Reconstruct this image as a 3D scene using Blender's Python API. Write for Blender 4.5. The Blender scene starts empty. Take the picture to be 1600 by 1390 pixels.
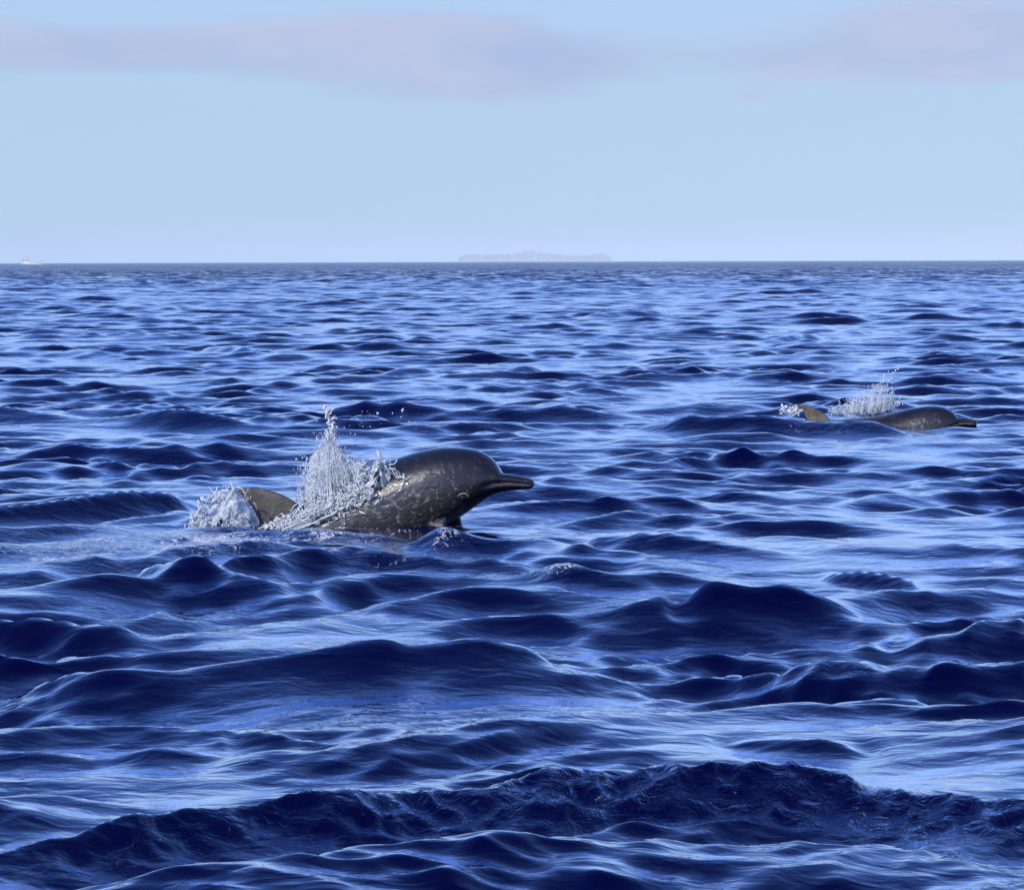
import bpy, bmesh, math, random
import numpy as np
from mathutils import Vector, Matrix, noise as mnoise

rnd = random.Random(7)
rng = np.random.default_rng(11)
sc = bpy.context.scene
col = sc.collection

# ------------------------------------------------------------------ camera
H = 1.25                       # eye height above the mean sea level, in a small boat
F = 5400.0                     # focal length in pixels of the 1600 px wide photograph
PITCH = math.atan((695 - 408.5) / F)
ROLL = 0.0031
fw = Vector((0, math.cos(PITCH), -math.sin(PITCH)))
up0 = Vector((0, math.sin(PITCH), math.cos(PITCH)))
rt0 = Vector((1, 0, 0))
rt = rt0 * math.cos(ROLL) - up0 * math.sin(ROLL)
upv = up0 * math.cos(ROLL) + rt0 * math.sin(ROLL)
cam_d = bpy.data.cameras.new('camera')
cam_d.sensor_width = 36.0
cam_d.lens = 36.0 * F / 1600.0
cam_d.clip_start = 0.05
cam_d.clip_end = 60000
cam = bpy.data.objects.new('camera', cam_d)
col.objects.link(cam)
m = Matrix((rt, upv, -fw)).transposed().to_4x4()
m.translation = Vector((0, 0, H))
cam.matrix_world = m
sc.camera = cam

# ------------------------------------------------------------------ sky
SUN_EL, SUN_AZ = 34.0, 215.0      # degrees; azimuth clockwise from +Y: behind the camera, to the left
EXPOSURE = 0.0
SKY_STRENGTH = 0.10
world = bpy.data.worlds.new('World')
sc.world = world
world.use_nodes = True
wt = world.node_tree
wt.nodes.clear()


class NT:
    """small helper for wiring node trees"""
    def __init__(self, tree):
        self.t = tree

    def n(self, typ, **kw):
        nd = self.t.nodes.new(typ)
        for k, v in kw.items():
            setattr(nd, k, v)
        return nd

    def put(self, sock, v):
        if isinstance(v, bpy.types.NodeSocket):
            self.t.links.new(v, sock)
        elif v is not None:
            sock.default_value = v

    def math(self, op, a, b=None, c=None, clamp=False):
        nd = self.n('ShaderNodeMath', operation=op)
        nd.use_clamp = clamp
        for i, v in enumerate((a, b, c)):
            if v is not None:
                self.put(nd.inputs[i], v)
        return nd.outputs[0]

    def mix(self, f, a, b, blend='MIX'):
        nd = self.n('ShaderNodeMix', data_type='RGBA', blend_type=blend)
        self.put(nd.inputs[0], f)
        self.put(nd.inputs[6], a)
        self.put(nd.inputs[7], b)
        return nd.outputs[2]

    def noise(self, vec, scale, detail=4, rough=0.55, dist=0.0, out=0):
        nd = self.n('ShaderNodeTexNoise')
        if vec is not None:
            self.put(nd.inputs['Vector'], vec)
        nd.inputs['Scale'].default_value = scale
        nd.inputs['Detail'].default_value = detail
        nd.inputs['Roughness'].default_value = rough
        nd.inputs['Distortion'].default_value = dist
        return nd.outputs[out]

    def mapping(self, vec, scale=(1, 1, 1), rot=(0, 0, 0), loc=(0, 0, 0)):
        nd = self.n('ShaderNodeMapping')
        self.put(nd.inputs[0], vec)
        nd.inputs['Scale'].default_value = scale
        nd.inputs['Rotation'].default_value = rot
        nd.inputs['Location'].default_value = loc
        return nd.outputs[0]

    def smooth(self, v, lo, hi):
        nd = self.n('ShaderNodeMapRange', interpolation_type='SMOOTHSTEP')
        self.put(nd.inputs[0], v)
        nd.inputs[1].default_value = lo
        nd.inputs[2].default_value = hi
        return nd.outputs[0]


w = NT(wt)
sky = w.n('ShaderNodeTexSky', sky_type='NISHITA')
sky.sun_disc = False
sky.sun_elevation = math.radians(SUN_EL)
sky.sun_rotation = math.radians(SUN_AZ)
sky.altitude = 0
sky.air_density = 1.0
sky.dust_density = 0.6
sky.ozone_density = 3.0
tc = w.n('ShaderNodeTexCoord').outputs['Generated']
sx = w.n('ShaderNodeSeparateXYZ')
w.put(sx.inputs[0], tc)
X, Y, Z = sx.outputs
tint = w.mix(1.0, sky.outputs[0], (0.70, 1.02, 1.85, 1), 'MULTIPLY')
# pale blue sea haze that thins out with height, the same all round
hz = w.math('EXPONENT', w.math('MULTIPLY', w.math('POWER', w.math('DIVIDE', w.math('MAXIMUM', Z, 0.0), 0.21), 2.0), -1.0))
tint = w.mix(w.math('MULTIPLY', hz, 0.92), tint, (4.65, 6.25, 8.1, 1))
# cloud layer: flat sheet seen in perspective, soft banks low over the sea
zz = w.math('ADD', w.math('MAXIMUM', Z, 0.0), 0.10)
cx = w.math('DIVIDE', X, zz)
cy = w.math('DIVIDE', Y, zz)
cv = w.n('ShaderNodeCombineXYZ')
w.put(cv.inputs[0], cx)
w.put(cv.inputs[1], cy)
cover = w.noise(cv.outputs[0], 0.55, 5, 0.55, 0.3)
stretch = w.mapping(tc, scale=(14, 14, 52))
wisp = w.noise(stretch, 1.0, 5, 0.55, 0.5)


def bank(x0, z0, sx_, sz_, amp):
    a = w.math('POWER', w.math('DIVIDE', w.math('SUBTRACT', X, x0 / 2), sx_ / 2), 2.0)
    b = w.math('POWER', w.math('DIVIDE', w.math('SUBTRACT', Z, z0 / 2), sz_ / 2), 2.0)
    g = w.math('EXPONENT', w.math('MULTIPLY', w.math('ADD', a, b), -1.0))
    front = w.math('GREATER_THAN', Y, 0.0)
    return w.math('MULTIPLY', w.math('MULTIPLY', g, front), amp)


banks = bank(-0.03, 0.122, 0.085, 0.026, 0.55)
for p in ((-0.20, 0.119, 0.15, 0.018, 0.50), (-0.30, 0.125, 0.10, 0.014, 0.2), (0.03, 0.112, 0.06, 0.016, 0.35), (0.26, 0.130, 0.10, 0.022, 0.60), (0.15, 0.115, 0.07, 0.012, 0.35),
          (0.27, 0.105, 0.08, 0.010, 0.25), (-0.05, 0.095, 0.14, 0.008, 0.15), (0.14, 0.094, 0.02, 0.006, 0.2)):
    banks = w.math('ADD', banks, bank(*p))
general = w.math('MULTIPLY', w.smooth(cover, 0.46, 0.72), w.smooth(Z, 0.075, 0.12))
mask = w.smooth(w.math('ADD', banks, w.math('MULTIPLY', w.math('SUBTRACT', wisp, 0.5), 1.1)), 0.12, 0.55)
mask = w.math('MAXIMUM', w.math('MULTIPLY', mask, 0.88), w.math('MULTIPLY', general, 0.35))
tone = w.smooth(wisp, 0.36, 0.66)
cloud_col = w.mix(tone, (4.0, 5.0, 7.5, 1), (5.2, 5.6, 7.7, 1))
final = w.mix(mask, tint, cloud_col)
bg = w.n('ShaderNodeBackground')
w.put(bg.inputs[0], final)
bg.inputs[1].default_value = SKY_STRENGTH
wo = w.n('ShaderNodeOutputWorld')
w.put(wo.inputs[0], bg.outputs[0])

# ------------------------------------------------------------------ sun
sd = bpy.data.lights.new('sun', 'SUN')
sd.energy = 3.8
sd.angle = math.radians(0.5)
sd.color = (1.0, 0.93, 0.84)
sun = bpy.data.objects.new('sun', sd)
col.objects.link(sun)
e, a = math.radians(SUN_EL), math.radians(SUN_AZ)
sun_dir = Vector((math.sin(a) * math.cos(e), math.cos(a) * math.cos(e), math.sin(e)))
sun.rotation_euler = sun_dir.to_track_quat('Z', 'Y').to_euler()

vs = sc.view_settings
sc.display_settings.display_device = 'sRGB'
vs.view_transform = 'Standard'
vs.look = 'None'
vs.gamma = 1
vs.exposure = EXPOSURE
vs.use_curve_mapping = False
cyc = sc.cycles
cyc.max_bounces = 8
cyc.transmission_bounces = 6
cyc.transparent_max_bounces = 16
cyc.volume_bounces = 1
cyc.caustics_reflective = False
cyc.caustics_refractive = False
cyc.use_denoising = True
cyc.denoiser = 'OPENIMAGEDENOISE'
cyc.denoising_prefilter = 'ACCURATE'
cyc.sample_clamp_direct = 6
cyc.sample_clamp_indirect = 4


# ------------------------------------------------------------------ helpers
def ray(px, py):
    d = fw + rt * ((px - 800) / F) + upv * ((695 - py) / F)
    return d


def on_plane(px, py, z=0.0):
    """point of the horizontal plane z that the photograph shows at px, py"""
    d = ray(px, py)
    t = (z - H) / d.z
    return Vector((0, 0, H)) + d * t


def at(px, py, Yd):
    """point at distance Yd in front of the boat"""
    d = ray(px, py)
    return Vector((0, 0, H)) + d * (Yd / d.y)


def tag(o, label=None, cat=None, group=None, kind=None):
    if label: o['label'] = label
    if cat: o['category'] = cat
    if group: o['group'] = group
    if kind: o['kind'] = kind
    return o


def empty(name, loc):
    o = bpy.data.objects.new(name, None)
    o.location = loc
    o.empty_display_size = 0.1
    col.objects.link(o)
    return o


def mesh_obj(name, verts, faces, mat, parent=None, smooth=True, origin=None):
    me = bpy.data.meshes.new(name)
    if origin is None:
        origin = parent.location if parent is not None else Vector((0, 0, 0))
    vv = [(Vector(v) - Vector(origin))[:] for v in verts]
    me.from_pydata(vv, [], faces)
    me.update()
    if smooth:
        me.polygons.foreach_set('use_smooth', [True] * len(me.polygons))
    me.materials.append(mat)
    o = bpy.data.objects.new(name, me)
    col.objects.link(o)
    if parent is not None:
        o.parent = parent
    else:
        o.location = origin
    return o


def new_mat(name):
    mt = bpy.data.materials.new(name)
    mt.use_nodes = True
    t = NT(mt.node_tree)
    b = mt.node_tree.nodes['Principled BSDF']
    return mt, t, b


# ------------------------------------------------------------------ the sea
def build_rows():
    r, rows, dr = 0.5, [], []
    k = H * F * 0.64                       # r falls k/r render pixels below the horizon
    while r < 23000:
        if r < 6.2: d = 0.08
        else: d = 1.25 * r * r / k
        cap = 0.035 + 0.0012 * r if r < 200 else (0.275 + (r - 200) * 0.007)
        d = min(d, cap) if r >= 6.2 else d
        rows.append(r); dr.append(d)
        r += d
    rows.append(23000.0); dr.append(dr[-1])
    return np.array(rows), np.array(dr)


rows_r, rows_d = build_rows()
n_dense = 688
half = math.radians(10.5)
dense = np.linspace(-half, half, n_dense + 1)
outer, stp, th = [], (dense[1] - dense[0]), half
while th < math.pi - 0.02:
    stp = min(stp * 1.22, math.radians(6))
    th = th + stp
    outer.append(th)
outer = [o for o in outer if o < math.pi - 0.05] + [math.pi]
if (len(outer) % 2) == 1:
    outer.insert(-1, (outer[-1] + outer[-2]) / 2)
outer = np.array(outer)
theta = np.concatenate([-outer[::-1], dense, outer])     # n_cols-1 is a multiple of 4
while (len(theta) - 1) % 4:
    theta = np.insert(theta, len(theta) - 1, (theta[-1] + theta[-2]) / 2)
    theta = np.insert(theta, 1, (theta[0] + theta[1]) / 2) if (len(theta) - 1) % 4 else theta

# wave crests of their own: crest line in photo pixels, height, front width, back width, roughness
CRESTS = [
    # foreground roller
    ([(-260, 1395), (0, 1346), (130, 1302), (420, 1268), (520, 1246), (680, 1240), (800, 1224), (880, 1212), (960, 1222), (1040, 1206), (1130, 1213),
      (1200, 1211), (1320, 1232), (1420, 1244), (1600, 1254), (1900, 1275)], 0.15, 0.32, 0.30, 0.9),
    # long wave left of centre
    ([(-60, 1090), (60, 1062), (110, 1046), (240, 1040), (420, 1022), (520, 1003), (600, 988), (650, 998), (730, 986), (800, 992), (870, 1012), (960, 1050), (1010, 1070)],
     0.125, 0.30, 0.34, 0.12),
    # right of centre
    ([(800, 990), (850, 972), (950, 950), (1025, 928), (1062, 940), (1110, 910), (1180, 913), (1270, 922), (1350, 950), (1420, 985), (1470, 1005)], 0.135, 0.34, 0.34, 0.12),
    # dark lump on the right
    ([(1165, 1058), (1200, 1046), (1250, 1034), (1300, 1023), (1345, 1023), (1385, 1040), (1450, 1036), (1560, 1030), (1680, 1040)], 0.05, 0.14, 0.20, 0.35),
    ([(850, 872), (900, 850), (960, 838), (1060, 842), (1130, 850), (1250, 872), (1330, 885)], 0.085, 0.30, 0.30, 0.15),
    ([(1270, 900), (1330, 890), (1375, 893), (1425, 905), (1460, 930)], 0.06, 0.18, 0.25, 0.05),
    ([(120, 925), (190, 900), (255, 880), (330, 886), (410, 905), (480, 930), (560, 950)], 0.095, 0.32, 0.3, 0.25),
    ([(-160, 925), (-60, 905), (20, 896), (62, 890), (110, 905), (170, 915)], 0.06, 0.25, 0.3, 0.3),
    ([(-100, 968), (0, 960), (90, 958), (150, 966), (240, 975)], 0.06, 0.16, 0.2, 0.3),
    # dark waves behind the near dolphin
    ([(-200, 640), (-60, 632), (20, 636), (70, 648), (180, 652), (260, 640), (330, 646), (420, 660), (480, 668)], 0.16, 0.46, 0.6, 0.25),
    ([(470, 650), (520, 636), (600, 629), (660, 636), (720, 646), (800, 640), (890, 630), (980, 645), (1080, 650)], 0.16, 0.40, 0.55, 0.25),
    ([(-180, 818), (-40, 798), (60, 790), (140, 776), (220, 766), (290, 768), (360, 775)], 0.13, 0.34, 0.4, 0.3),
    ([(560, 596), (600, 584), (640, 574), (690, 580), (760, 582), (830, 569), (880, 585)], 0.13, 0.5, 0.6, 0.2),
    ([(1160, 540), (1200, 531), (1250, 521), (1290, 527), (1330, 542)], 0.16, 0.6, 0.7, 0.2),
    ([(980, 668), (1060, 650), (1150, 648), (1250, 655), (1340, 657), (1400, 662), (1460, 672)], 0.15, 0.42, 0.5, 0.2),
    ([(930, 650), (1020, 640), (1100, 630), (1180, 636), (1260, 645)], 0.10, 0.40, 0.6, 0.2),
    ([(740, 800), (790, 782), (830, 780), (900, 792), (960, 804)], 0.055, 0.25, 0.25, 0.1),
    ([(300, 542), (350, 540), (400, 545), (450, 552)], 0.12, 0.6, 0.6, 0.2),
    ([(900, 492), (960, 486), (1020, 484), (1060, 490)], 0.18, 0.9, 0.9, 0.2),
    ([(1390, 760), (1440, 748), (1500, 742), (1590, 745), (1680, 750)], 0.07, 0.3, 0.3, 0.1),
    ([(-120, 1200), (0, 1180), (90, 1180), (160, 1186), (240, 1170), (330, 1184), (400, 1200)], 0.055, 0.17, 0.2, 0.1),
    ([(340, 1160), (400, 1148), (460, 1156), (540, 1182)], 0.04, 0.14, 0.16, 0.1),
    ([(1090, 1175), (1180, 1160), (1290, 1158), (1350, 1180), (1400, 1198)], 0.045, 0.14, 0.18, 0.1),
    ([(1250, 1095), (1320, 1082), (1400, 1085), (1460, 1092)], 0.04, 0.16, 0.18, 0.1),
    ([(1480, 860), (1540, 850), (1620, 856), (1700, 862)], 0.05, 0.22, 0.25, 0.1),
    ([(1380, 1005), (1450, 985), (1530, 968), (1600, 972), (1720, 995)], 0.04, 0.2, 0.26, 0.05),
]

comps = []


def band(n, l0, l1, spread, rms, seed):
    g = np.random.default_rng(seed)
    ls = np.exp(g.uniform(np.log(l0), np.log(l1), n))
    wgt = (ls / l1) ** 0.9
    wgt *= rms * math.sqrt(2) / math.sqrt((wgt ** 2).sum())
    for i in range(n):
        # heading: towards the boat (-Y), leaning a little to the right
        ang = math.radians(-90 + 8) + g.normal(0, math.radians(spread))
        comps.append((2 * math.pi / ls[i], ang, wgt[i], g.uniform(0, 2 * math.pi), ls[i]))


band(6, 5.0, 10.0, 20, 0.035, 1)
band(40, 0.9, 2.8, 18, 0.019, 2)
band(80, 0.26, 0.95, 30, 0.0165, 3)
band(90, 0.07, 0.30, 44, 0.0050, 4)


def smoothstep(x, a, b):
    t = np.clip((x - a) / (b - a), 0, 1)
    return t * t * (3 - 2 * t)


def sines(x, y, n, l0, l1, seed):
    g = np.random.default_rng(seed)
    out = np.zeros_like(x)
    for i in range(n):
        l = math.exp(g.uniform(math.log(l0), math.log(l1)))
        an = g.uniform(0, 2 * math.pi)
        out += np.sin((x * math.cos(an) + y * math.sin(an)) * (2 * math.pi / l) + g.uniform(0, 6.28))
    return out / math.sqrt(n / 2)


def catmull(pts, n=14):
    P = [np.array(p, float) for p in pts]
    P = [2 * P[0] - P[1]] + P + [2 * P[-1] - P[-2]]
    out = []
    for i in range(1, len(P) - 2):
        for k in range(n):
            t = k / n
            out.append(0.5 * (2 * P[i] + (P[i + 1] - P[i - 1]) * t + (2 * P[i - 1] - 5 * P[i] + 4 * P[i + 1] - P[i + 2]) * t * t
                              + (-P[i - 1] + 3 * P[i] - 3 * P[i + 1] + P[i + 2]) * t ** 3))
    out.append(P[-2])
    return np.array(out)


crest_w = []
for pts, h, wf, wb, rg in CRESTS:
    h, wf = h * 0.84, wf * 0.80
    cp = catmull(pts)
    base_pts = np.array([tuple(on_plane(px, py, 0.55 * h))[:2] for px, py in cp])
    A = np.polyfit(base_pts[:, 0], base_pts[:, 1], 2 if len(pts) > 14 else 1)      # the crest runs along a gentle line over the sea
    mean_y = base_pts[:, 1].mean()

    def line(x_):
        return mean_y + 0.75 * (np.polyval(A, x_) - mean_y)

    def heights(off):
        out = []
        for px, py in cp:
            d = ray(px, py)
            t = mean_y
            for _ in range(6):
                t = (line(d.x * t) + off) / d.y
            out.append((d.x * t, d.y * t, H + d.z * t))
        return np.array(out)
    lo, hi = -4.0, 4.0                                          # slide it until its top is h high
    for _ in range(40):
        mid = (lo + hi) / 2
        if heights(mid)[:, 2].max() > h: lo = mid
        else: hi = mid
    crest_w.append((heights(lo), h, wf, wb, rg))

D1 = H * F / (828 - 408.5)        # distance of the near dolphin
D2 = H * F / (664 - 407.5)        # distance of the far dolphin
calm = [(at(600, 828, D1).x, D1 - 0.5, 1.0, 1.3, 0.12), (at(1340, 664, D2).x, D2 - 0.3, 1.0, 1.3, 0.2)]


def sea_height(x, y, spacing):
    """displacement of the sea at rest position x, y; spacing = mesh size there"""
    x = x.astype(np.float32); y = y.astype(np.float32)
    gx = x + 0.22 * np.sin(0.9 * y + 0.4 * x + 1.0) + 0.12 * np.sin(2.1 * x - 1.3 * y)
    gy = y + 0.25 * np.sin(0.7 * x + 0.3 * y) + 0.10 * np.sin(2.7 * x + 0.8 * y + 2.0)
    patch = 0.85 + 0.55 * sines(x, y * 0.6, 9, 1.2, 5.0, 21)
    patch = np.clip(patch, 0.12, 2.0)
    damp = np.ones_like(x)
    for cx_, cy_, sx_, sy_, lo in calm:
        damp *= 1 - (1 - lo) * np.exp(-((x - cx_) / sx_) ** 2 - ((y - cy_) / sy_) ** 2)
    ez = np.zeros_like(x); foam = np.zeros_like(x); near = np.zeros_like(x)
    rough = np.zeros_like(x)
    for wp, h, wf, wb, rg in crest_w:
        order = np.argsort(wp[:, 0])
        xs, ys, hs = wp[order, 0], wp[order, 1], np.clip(wp[order, 2], 0, None)
        sel = (x > xs[0] - 0.1) & (x < xs[-1] + 0.1) & (y > ys.min() - 3 * wf) & (y < ys.max() + 3 * wb) & (y > 0)
        if not sel.any():
            continue
        xx, yy = x[sel], y[sel]
        u = np.clip((xx - xs[0]) / (xs[-1] - xs[0]), 0, 1)
        prof = np.clip(np.minimum(u, 1 - u) / 0.2, 0, 1)
        prof = prof * prof * (3 - 2 * prof)
        yc = np.interp(xx, xs, ys) + 0.03 * np.sin(xx * 2.3 + ys[0])
        hh = np.interp(xx, xs, hs) * prof
        d = yy - yc
        sk = 0.6 + 0.4 * hh / h
        f = np.where(d < 0, np.exp(-np.abs(d / (wf * sk)) ** 1.35 * 2.2), np.exp(-np.abs(d / wb) ** 1.25 * 1.7))
        trough = -0.25 * np.exp(-((d + 1.6 * wf) / (0.8 * wf)) ** 2)
        v = hh * (f + trough)
        ez[sel] += v
        near[sel] = np.maximum(near[sel], prof * np.exp(-(d / (1.6 * wf)) ** 2))
        rough[sel] = np.maximum(rough[sel], rg * prof * np.exp(-((d + 0.3 * wf) / (0.75 * wf)) ** 2) * (0.35 + 0.65 * smoothstep(xx, -0.9, 0.1)))
        if rg > 0.8:
            foam[sel] = np.maximum(foam[sel], 0.17 * prof * np.exp(-((d + 0.10) / 0.12) ** 2))
    dx = np.zeros_like(x); dy = np.zeros_like(x); z = np.zeros_like(x)
    for k, an, A, ph, lam in comps:
        wgt = smoothstep(lam / spacing, 2.2, 4.5)
        if lam > 0.95:
            wgt = wgt * damp * (1 - 0.7 * near)
        elif lam > 0.3:
            wgt = wgt * (0.5 + 0.5 * patch) * (1 - 0.5 * near) * (0.75 + 0.25 * damp)
        else:
            wgt = wgt * patch ** 1.3
        c, s = math.cos(an), math.sin(an)
        p = k * (gx * c + gy * s) + ph
        q = A * wgt
        if lam > 0.95:
            q = q * (patch * 0.6 + 0.4)
        z += q * np.sin(p)
        cp = np.cos(p) * q * (0.85 if lam > 0.3 else 0.85)
        dx += c * cp; dy += s * cp
    # churned crest of the foreground roller and the lumps beside the dolphins
    lump = sines(x, y * 0.8, 14, 0.09, 0.35, 31)
    lump2 = sines(x, y, 12, 0.06, 0.14, 32)
    fine = smoothstep(0.12 / spacing, 2.0, 4.0)
    z += ez + rough * fine * (0.009 * (0.8 - np.abs(lump)) + 0.004 * (0.8 - np.abs(lump2)))
    # wake and churned water round the near dolphin
    for (px, py, sx_, sy_, amt, fo, hh) in ((330, 862, 0.42, 0.80, 1.0, 0.62, 0.0), (120, 868, 0.55, 1.00, 0.9, 0.42, 0.0), (480, 852, 0.40, 0.6, 0.9, 0.46, 0.01),
                                            (700, 874, 0.11, 0.16, 1.0, 0.50, 0.075), (885, 914, 0.13, 0.16, 1.0, 0.44, 0.065), (590, 838, 0.42, 0.16, 0.6, 0.40, 0.0), (620, 880, 0.35, 0.6, 0.6, 0.28, 0.0),
                                            (1300, 682, 0.6, 1.0, 0.6, 0.25, 0.0)):
        c = on_plane(px, py)
        g = np.exp(-((x - c.x) / sx_) ** 2 - ((y - c.y) / sy_) ** 2)
        z += g * hh + g * amt * fine * (0.032 * (0.8 - np.abs(lump)) + 0.012 * (0.8 - np.abs(lump2)))
        foam = np.maximum(foam, fo * g)
        rough = np.maximum(rough, 0.8 * amt * g)
    return dx, dy, z, foam, np.clip(rough, 0, 1)


def build_sea():
    verts_x, verts_y, spac = [], [], []
    idx_rows = []
    base = 0
    faces4, faces3 = [], []
    ths = [theta, theta[::2], theta[::4]]
    prev = None; prev_lv = 0
    for i, r in enumerate(rows_r):
        lv = 0 if r < 42 else (1 if r < 180 else 2)
        t = ths[lv]
        verts_x.append(r * np.sin(t)); verts_y.append(r * np.cos(t))
        spac.append(np.full(len(t), max(rows_d[i], 0.004)))
        ids = np.arange(base, base + len(t))
        base += len(t)
        if prev is not None:
            if lv == prev_lv:
                faces4.append(np.stack([prev[:-1], prev[1:], ids[1:], ids[:-1]], 1))
            else:
                a0, a1, a2 = prev[:-1:2], prev[1::2], prev[2::2]
                faces3.append(np.stack([a0, a1, ids[:-1]], 1))
                faces4.append(np.stack([a1, a2, ids[1:], ids[:-1]], 1))
        prev, prev_lv = ids, lv
    x = np.concatenate(verts_x); y = np.concatenate(verts_y); s = np.concatenate(spac)
    # the sheet closes behind the boat
    f4 = np.concatenate(faces4); f3 = np.concatenate(faces3)
    dx, dy, z, foam, churn = sea_height(x, y, s.astype(np.float32))
    # nothing of the sea may rise up to the camera or crumple right under it
    rr = np.hypot(x, y)
    k = smoothstep(rr, 0.8, 2.2)
    co = np.stack([x + dx * k, y + dy * k, z * k], 1).astype(np.float32)
    center = len(co)
    co = np.vstack([co, [[0, 0, 0]]]).astype(np.float32)
    foam = np.append(foam, 0).astype(np.float32)
    first = np.arange(len(theta))
    fan = np.stack([np.full(len(theta) - 1, center), first[1:], first[:-1]], 1)[:, [0, 2, 1]]
    f3 = np.concatenate([f3, fan])
    me = bpy.data.meshes.new('sea')
    me.vertices.add(len(co))
    me.vertices.foreach_set('co', co.ravel())
    nl = f4.size + f3.size
    me.loops.add(nl)
    me.loops.foreach_set('vertex_index', np.concatenate([f4.ravel(), f3.ravel()]).astype(np.int32))
    me.polygons.add(len(f4) + len(f3))
    starts = np.concatenate([np.arange(len(f4)) * 4, f4.size + np.arange(len(f3)) * 3]).astype(np.int32)
    me.polygons.foreach_set('loop_start', starts)
    me.polygons.foreach_set('use_smooth', np.ones(len(starts), dtype=bool))
    at_ = me.attributes.new('foam', 'FLOAT', 'POINT')
    at_.data.foreach_set('value', foam)
    at_ = me.attributes.new('churn', 'FLOAT', 'POINT')
    at_.data.foreach_set('value', np.append(churn, 0).astype(np.float32))
    me.update(calc_edges=True)
    me.validate()
    o = bpy.data.objects.new('sea', me)
    col.objects.link(o)
    o['kind'] = 'structure'
    print('sea', len(co), len(f4) * 2 + len(f3), 'up', me.polygons[1000].normal.z)
    return o


def sea_material():
    mt, t, b = new_mat('sea_water')
    geo = t.n('ShaderNodeNewGeometry')
    pos = geo.outputs['Position']
    foam_a = t.n('ShaderNodeAttribute', attribute_name='foam').outputs['Fac']
    # lace of bubbles where the water has been churned
    n1 = t.noise(t.mapping(pos, scale=(1, 0.5, 1)), 34.0, 5, 0.65, 1.2)
    n2 = t.noise(pos, 6.0, 3, 0.5, 0.4)
    f = t.math('ADD', foam_a, t.math('MULTIPLY', t.math('SUBTRACT', n1, 0.5), 1.5))
    f = t.math('ADD', f, t.math('MULTIPLY', t.math('SUBTRACT', n2, 0.5), 0.8))
    fm = t.math('MULTIPLY', t.smooth(f, 0.40, 0.72), t.smooth(foam_a, 0.04, 0.25))
    
    # ripples too fine for the mesh
    r1 = t.noise(t.mapping(pos, scale=(0.6, 1.0, 1)), 13.0, 3, 0.5, 0.4)
    r2 = t.noise(t.mapping(pos, scale=(0.5, 1.0, 1), rot=(0, 0, 0.3)), 2.2, 4, 0.55, 0.2)
    bm1 = t.n('ShaderNodeBump')
    bm1.inputs['Strength'].default_value = 1.0
    bm1.inputs['Distance'].default_value = 0.0075
    t.put(bm1.inputs['Height'], r1)
    bm2 = t.n('ShaderNodeBump')
    bm2.inputs['Strength'].default_value = 1.0
    bm2.inputs['Distance'].default_value = 0.011
    t.put(bm2.inputs['Height'], r2)
    t.put(bm2.inputs['Normal'], bm1.outputs[0])
    churn = t.n('ShaderNodeAttribute', attribute_name='churn').outputs['Fac']
    r3 = t.noise(t.mapping(pos, scale=(0.8, 0.55, 1)), 24.0, 5, 0.62, 1.0)
    bm3 = t.n('ShaderNodeBump')
    bm3.inputs['Strength'].default_value = 1.0
    t.put(bm3.inputs['Distance'], t.math('MULTIPLY', churn, 0.018))
    t.put(bm3.inputs['Height'], r3)
    t.put(bm3.inputs['Normal'], bm2.outputs[0])
    # far out the mesh no longer carries the short waves: tilt the surface by their slopes instead
    rng_ = t.n('ShaderNodeVectorMath', operation='LENGTH')
    t.put(rng_.inputs[0], pos)
    far = t.smooth(rng_.outputs['Value'], 50.0, 380.0)
    w1 = t.noise(t.mapping(pos, scale=(0.7, 1.0, 1)), 1.1, 4, 0.6, 0.0, out=1)
    w2 = t.noise(t.mapping(pos, scale=(0.03, 0.006, 1)), 1.0, 4, 0.6, 0.0)
    sl = t.n('ShaderNodeVectorMath', operation='SUBTRACT')
    t.put(sl.inputs[0], w1); sl.inputs[1].default_value = (0.5, 0.60, 0.5)
    amp = t.math('MULTIPLY', far, t.math('ADD', 0.9, t.math('MULTIPLY', w2, 3.6)))
    cb = t.n('ShaderNodeCombineXYZ')
    t.put(cb.inputs[0], amp); t.put(cb.inputs[1], amp)
    s2 = t.n('ShaderNodeVectorMath', operation='MULTIPLY')
    t.put(s2.inputs[0], sl.outputs[0]); t.put(s2.inputs[1], cb.outputs[0])
    s3 = t.n('ShaderNodeVectorMath', operation='ADD')
    t.put(s3.inputs[0], bm3.outputs[0]); t.put(s3.inputs[1], s2.outputs[0])
    s4 = t.n('ShaderNodeVectorMath', operation='NORMALIZE')
    t.put(s4.inputs[0], s3.outputs[0])
    nrm = s4.outputs[0]
    # deep blue body under a mirror that takes over at flat angles; lace of foam on top
    body = t.n('ShaderNodeBsdfDiffuse')
    body.inputs['Color'].default_value = (0.0006, 0.0006, 0.026, 1)
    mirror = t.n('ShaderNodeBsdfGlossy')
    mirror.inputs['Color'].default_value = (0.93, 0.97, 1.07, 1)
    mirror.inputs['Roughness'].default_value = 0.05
    foam_b = t.n('ShaderNodeBsdfDiffuse')
    foam_b.inputs['Color'].default_value = (0.62, 0.67, 0.74, 1)
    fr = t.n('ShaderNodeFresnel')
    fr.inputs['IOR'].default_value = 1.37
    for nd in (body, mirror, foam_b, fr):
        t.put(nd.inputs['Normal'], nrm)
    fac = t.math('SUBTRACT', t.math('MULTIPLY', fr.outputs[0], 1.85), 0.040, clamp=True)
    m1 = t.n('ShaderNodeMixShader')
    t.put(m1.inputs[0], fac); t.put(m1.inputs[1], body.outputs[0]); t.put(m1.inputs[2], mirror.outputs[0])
    m2 = t.n('ShaderNodeMixShader')
    t.put(m2.inputs[0], fm); t.put(m2.inputs[1], m1.outputs[0]); t.put(m2.inputs[2], foam_b.outputs[0])
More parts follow.
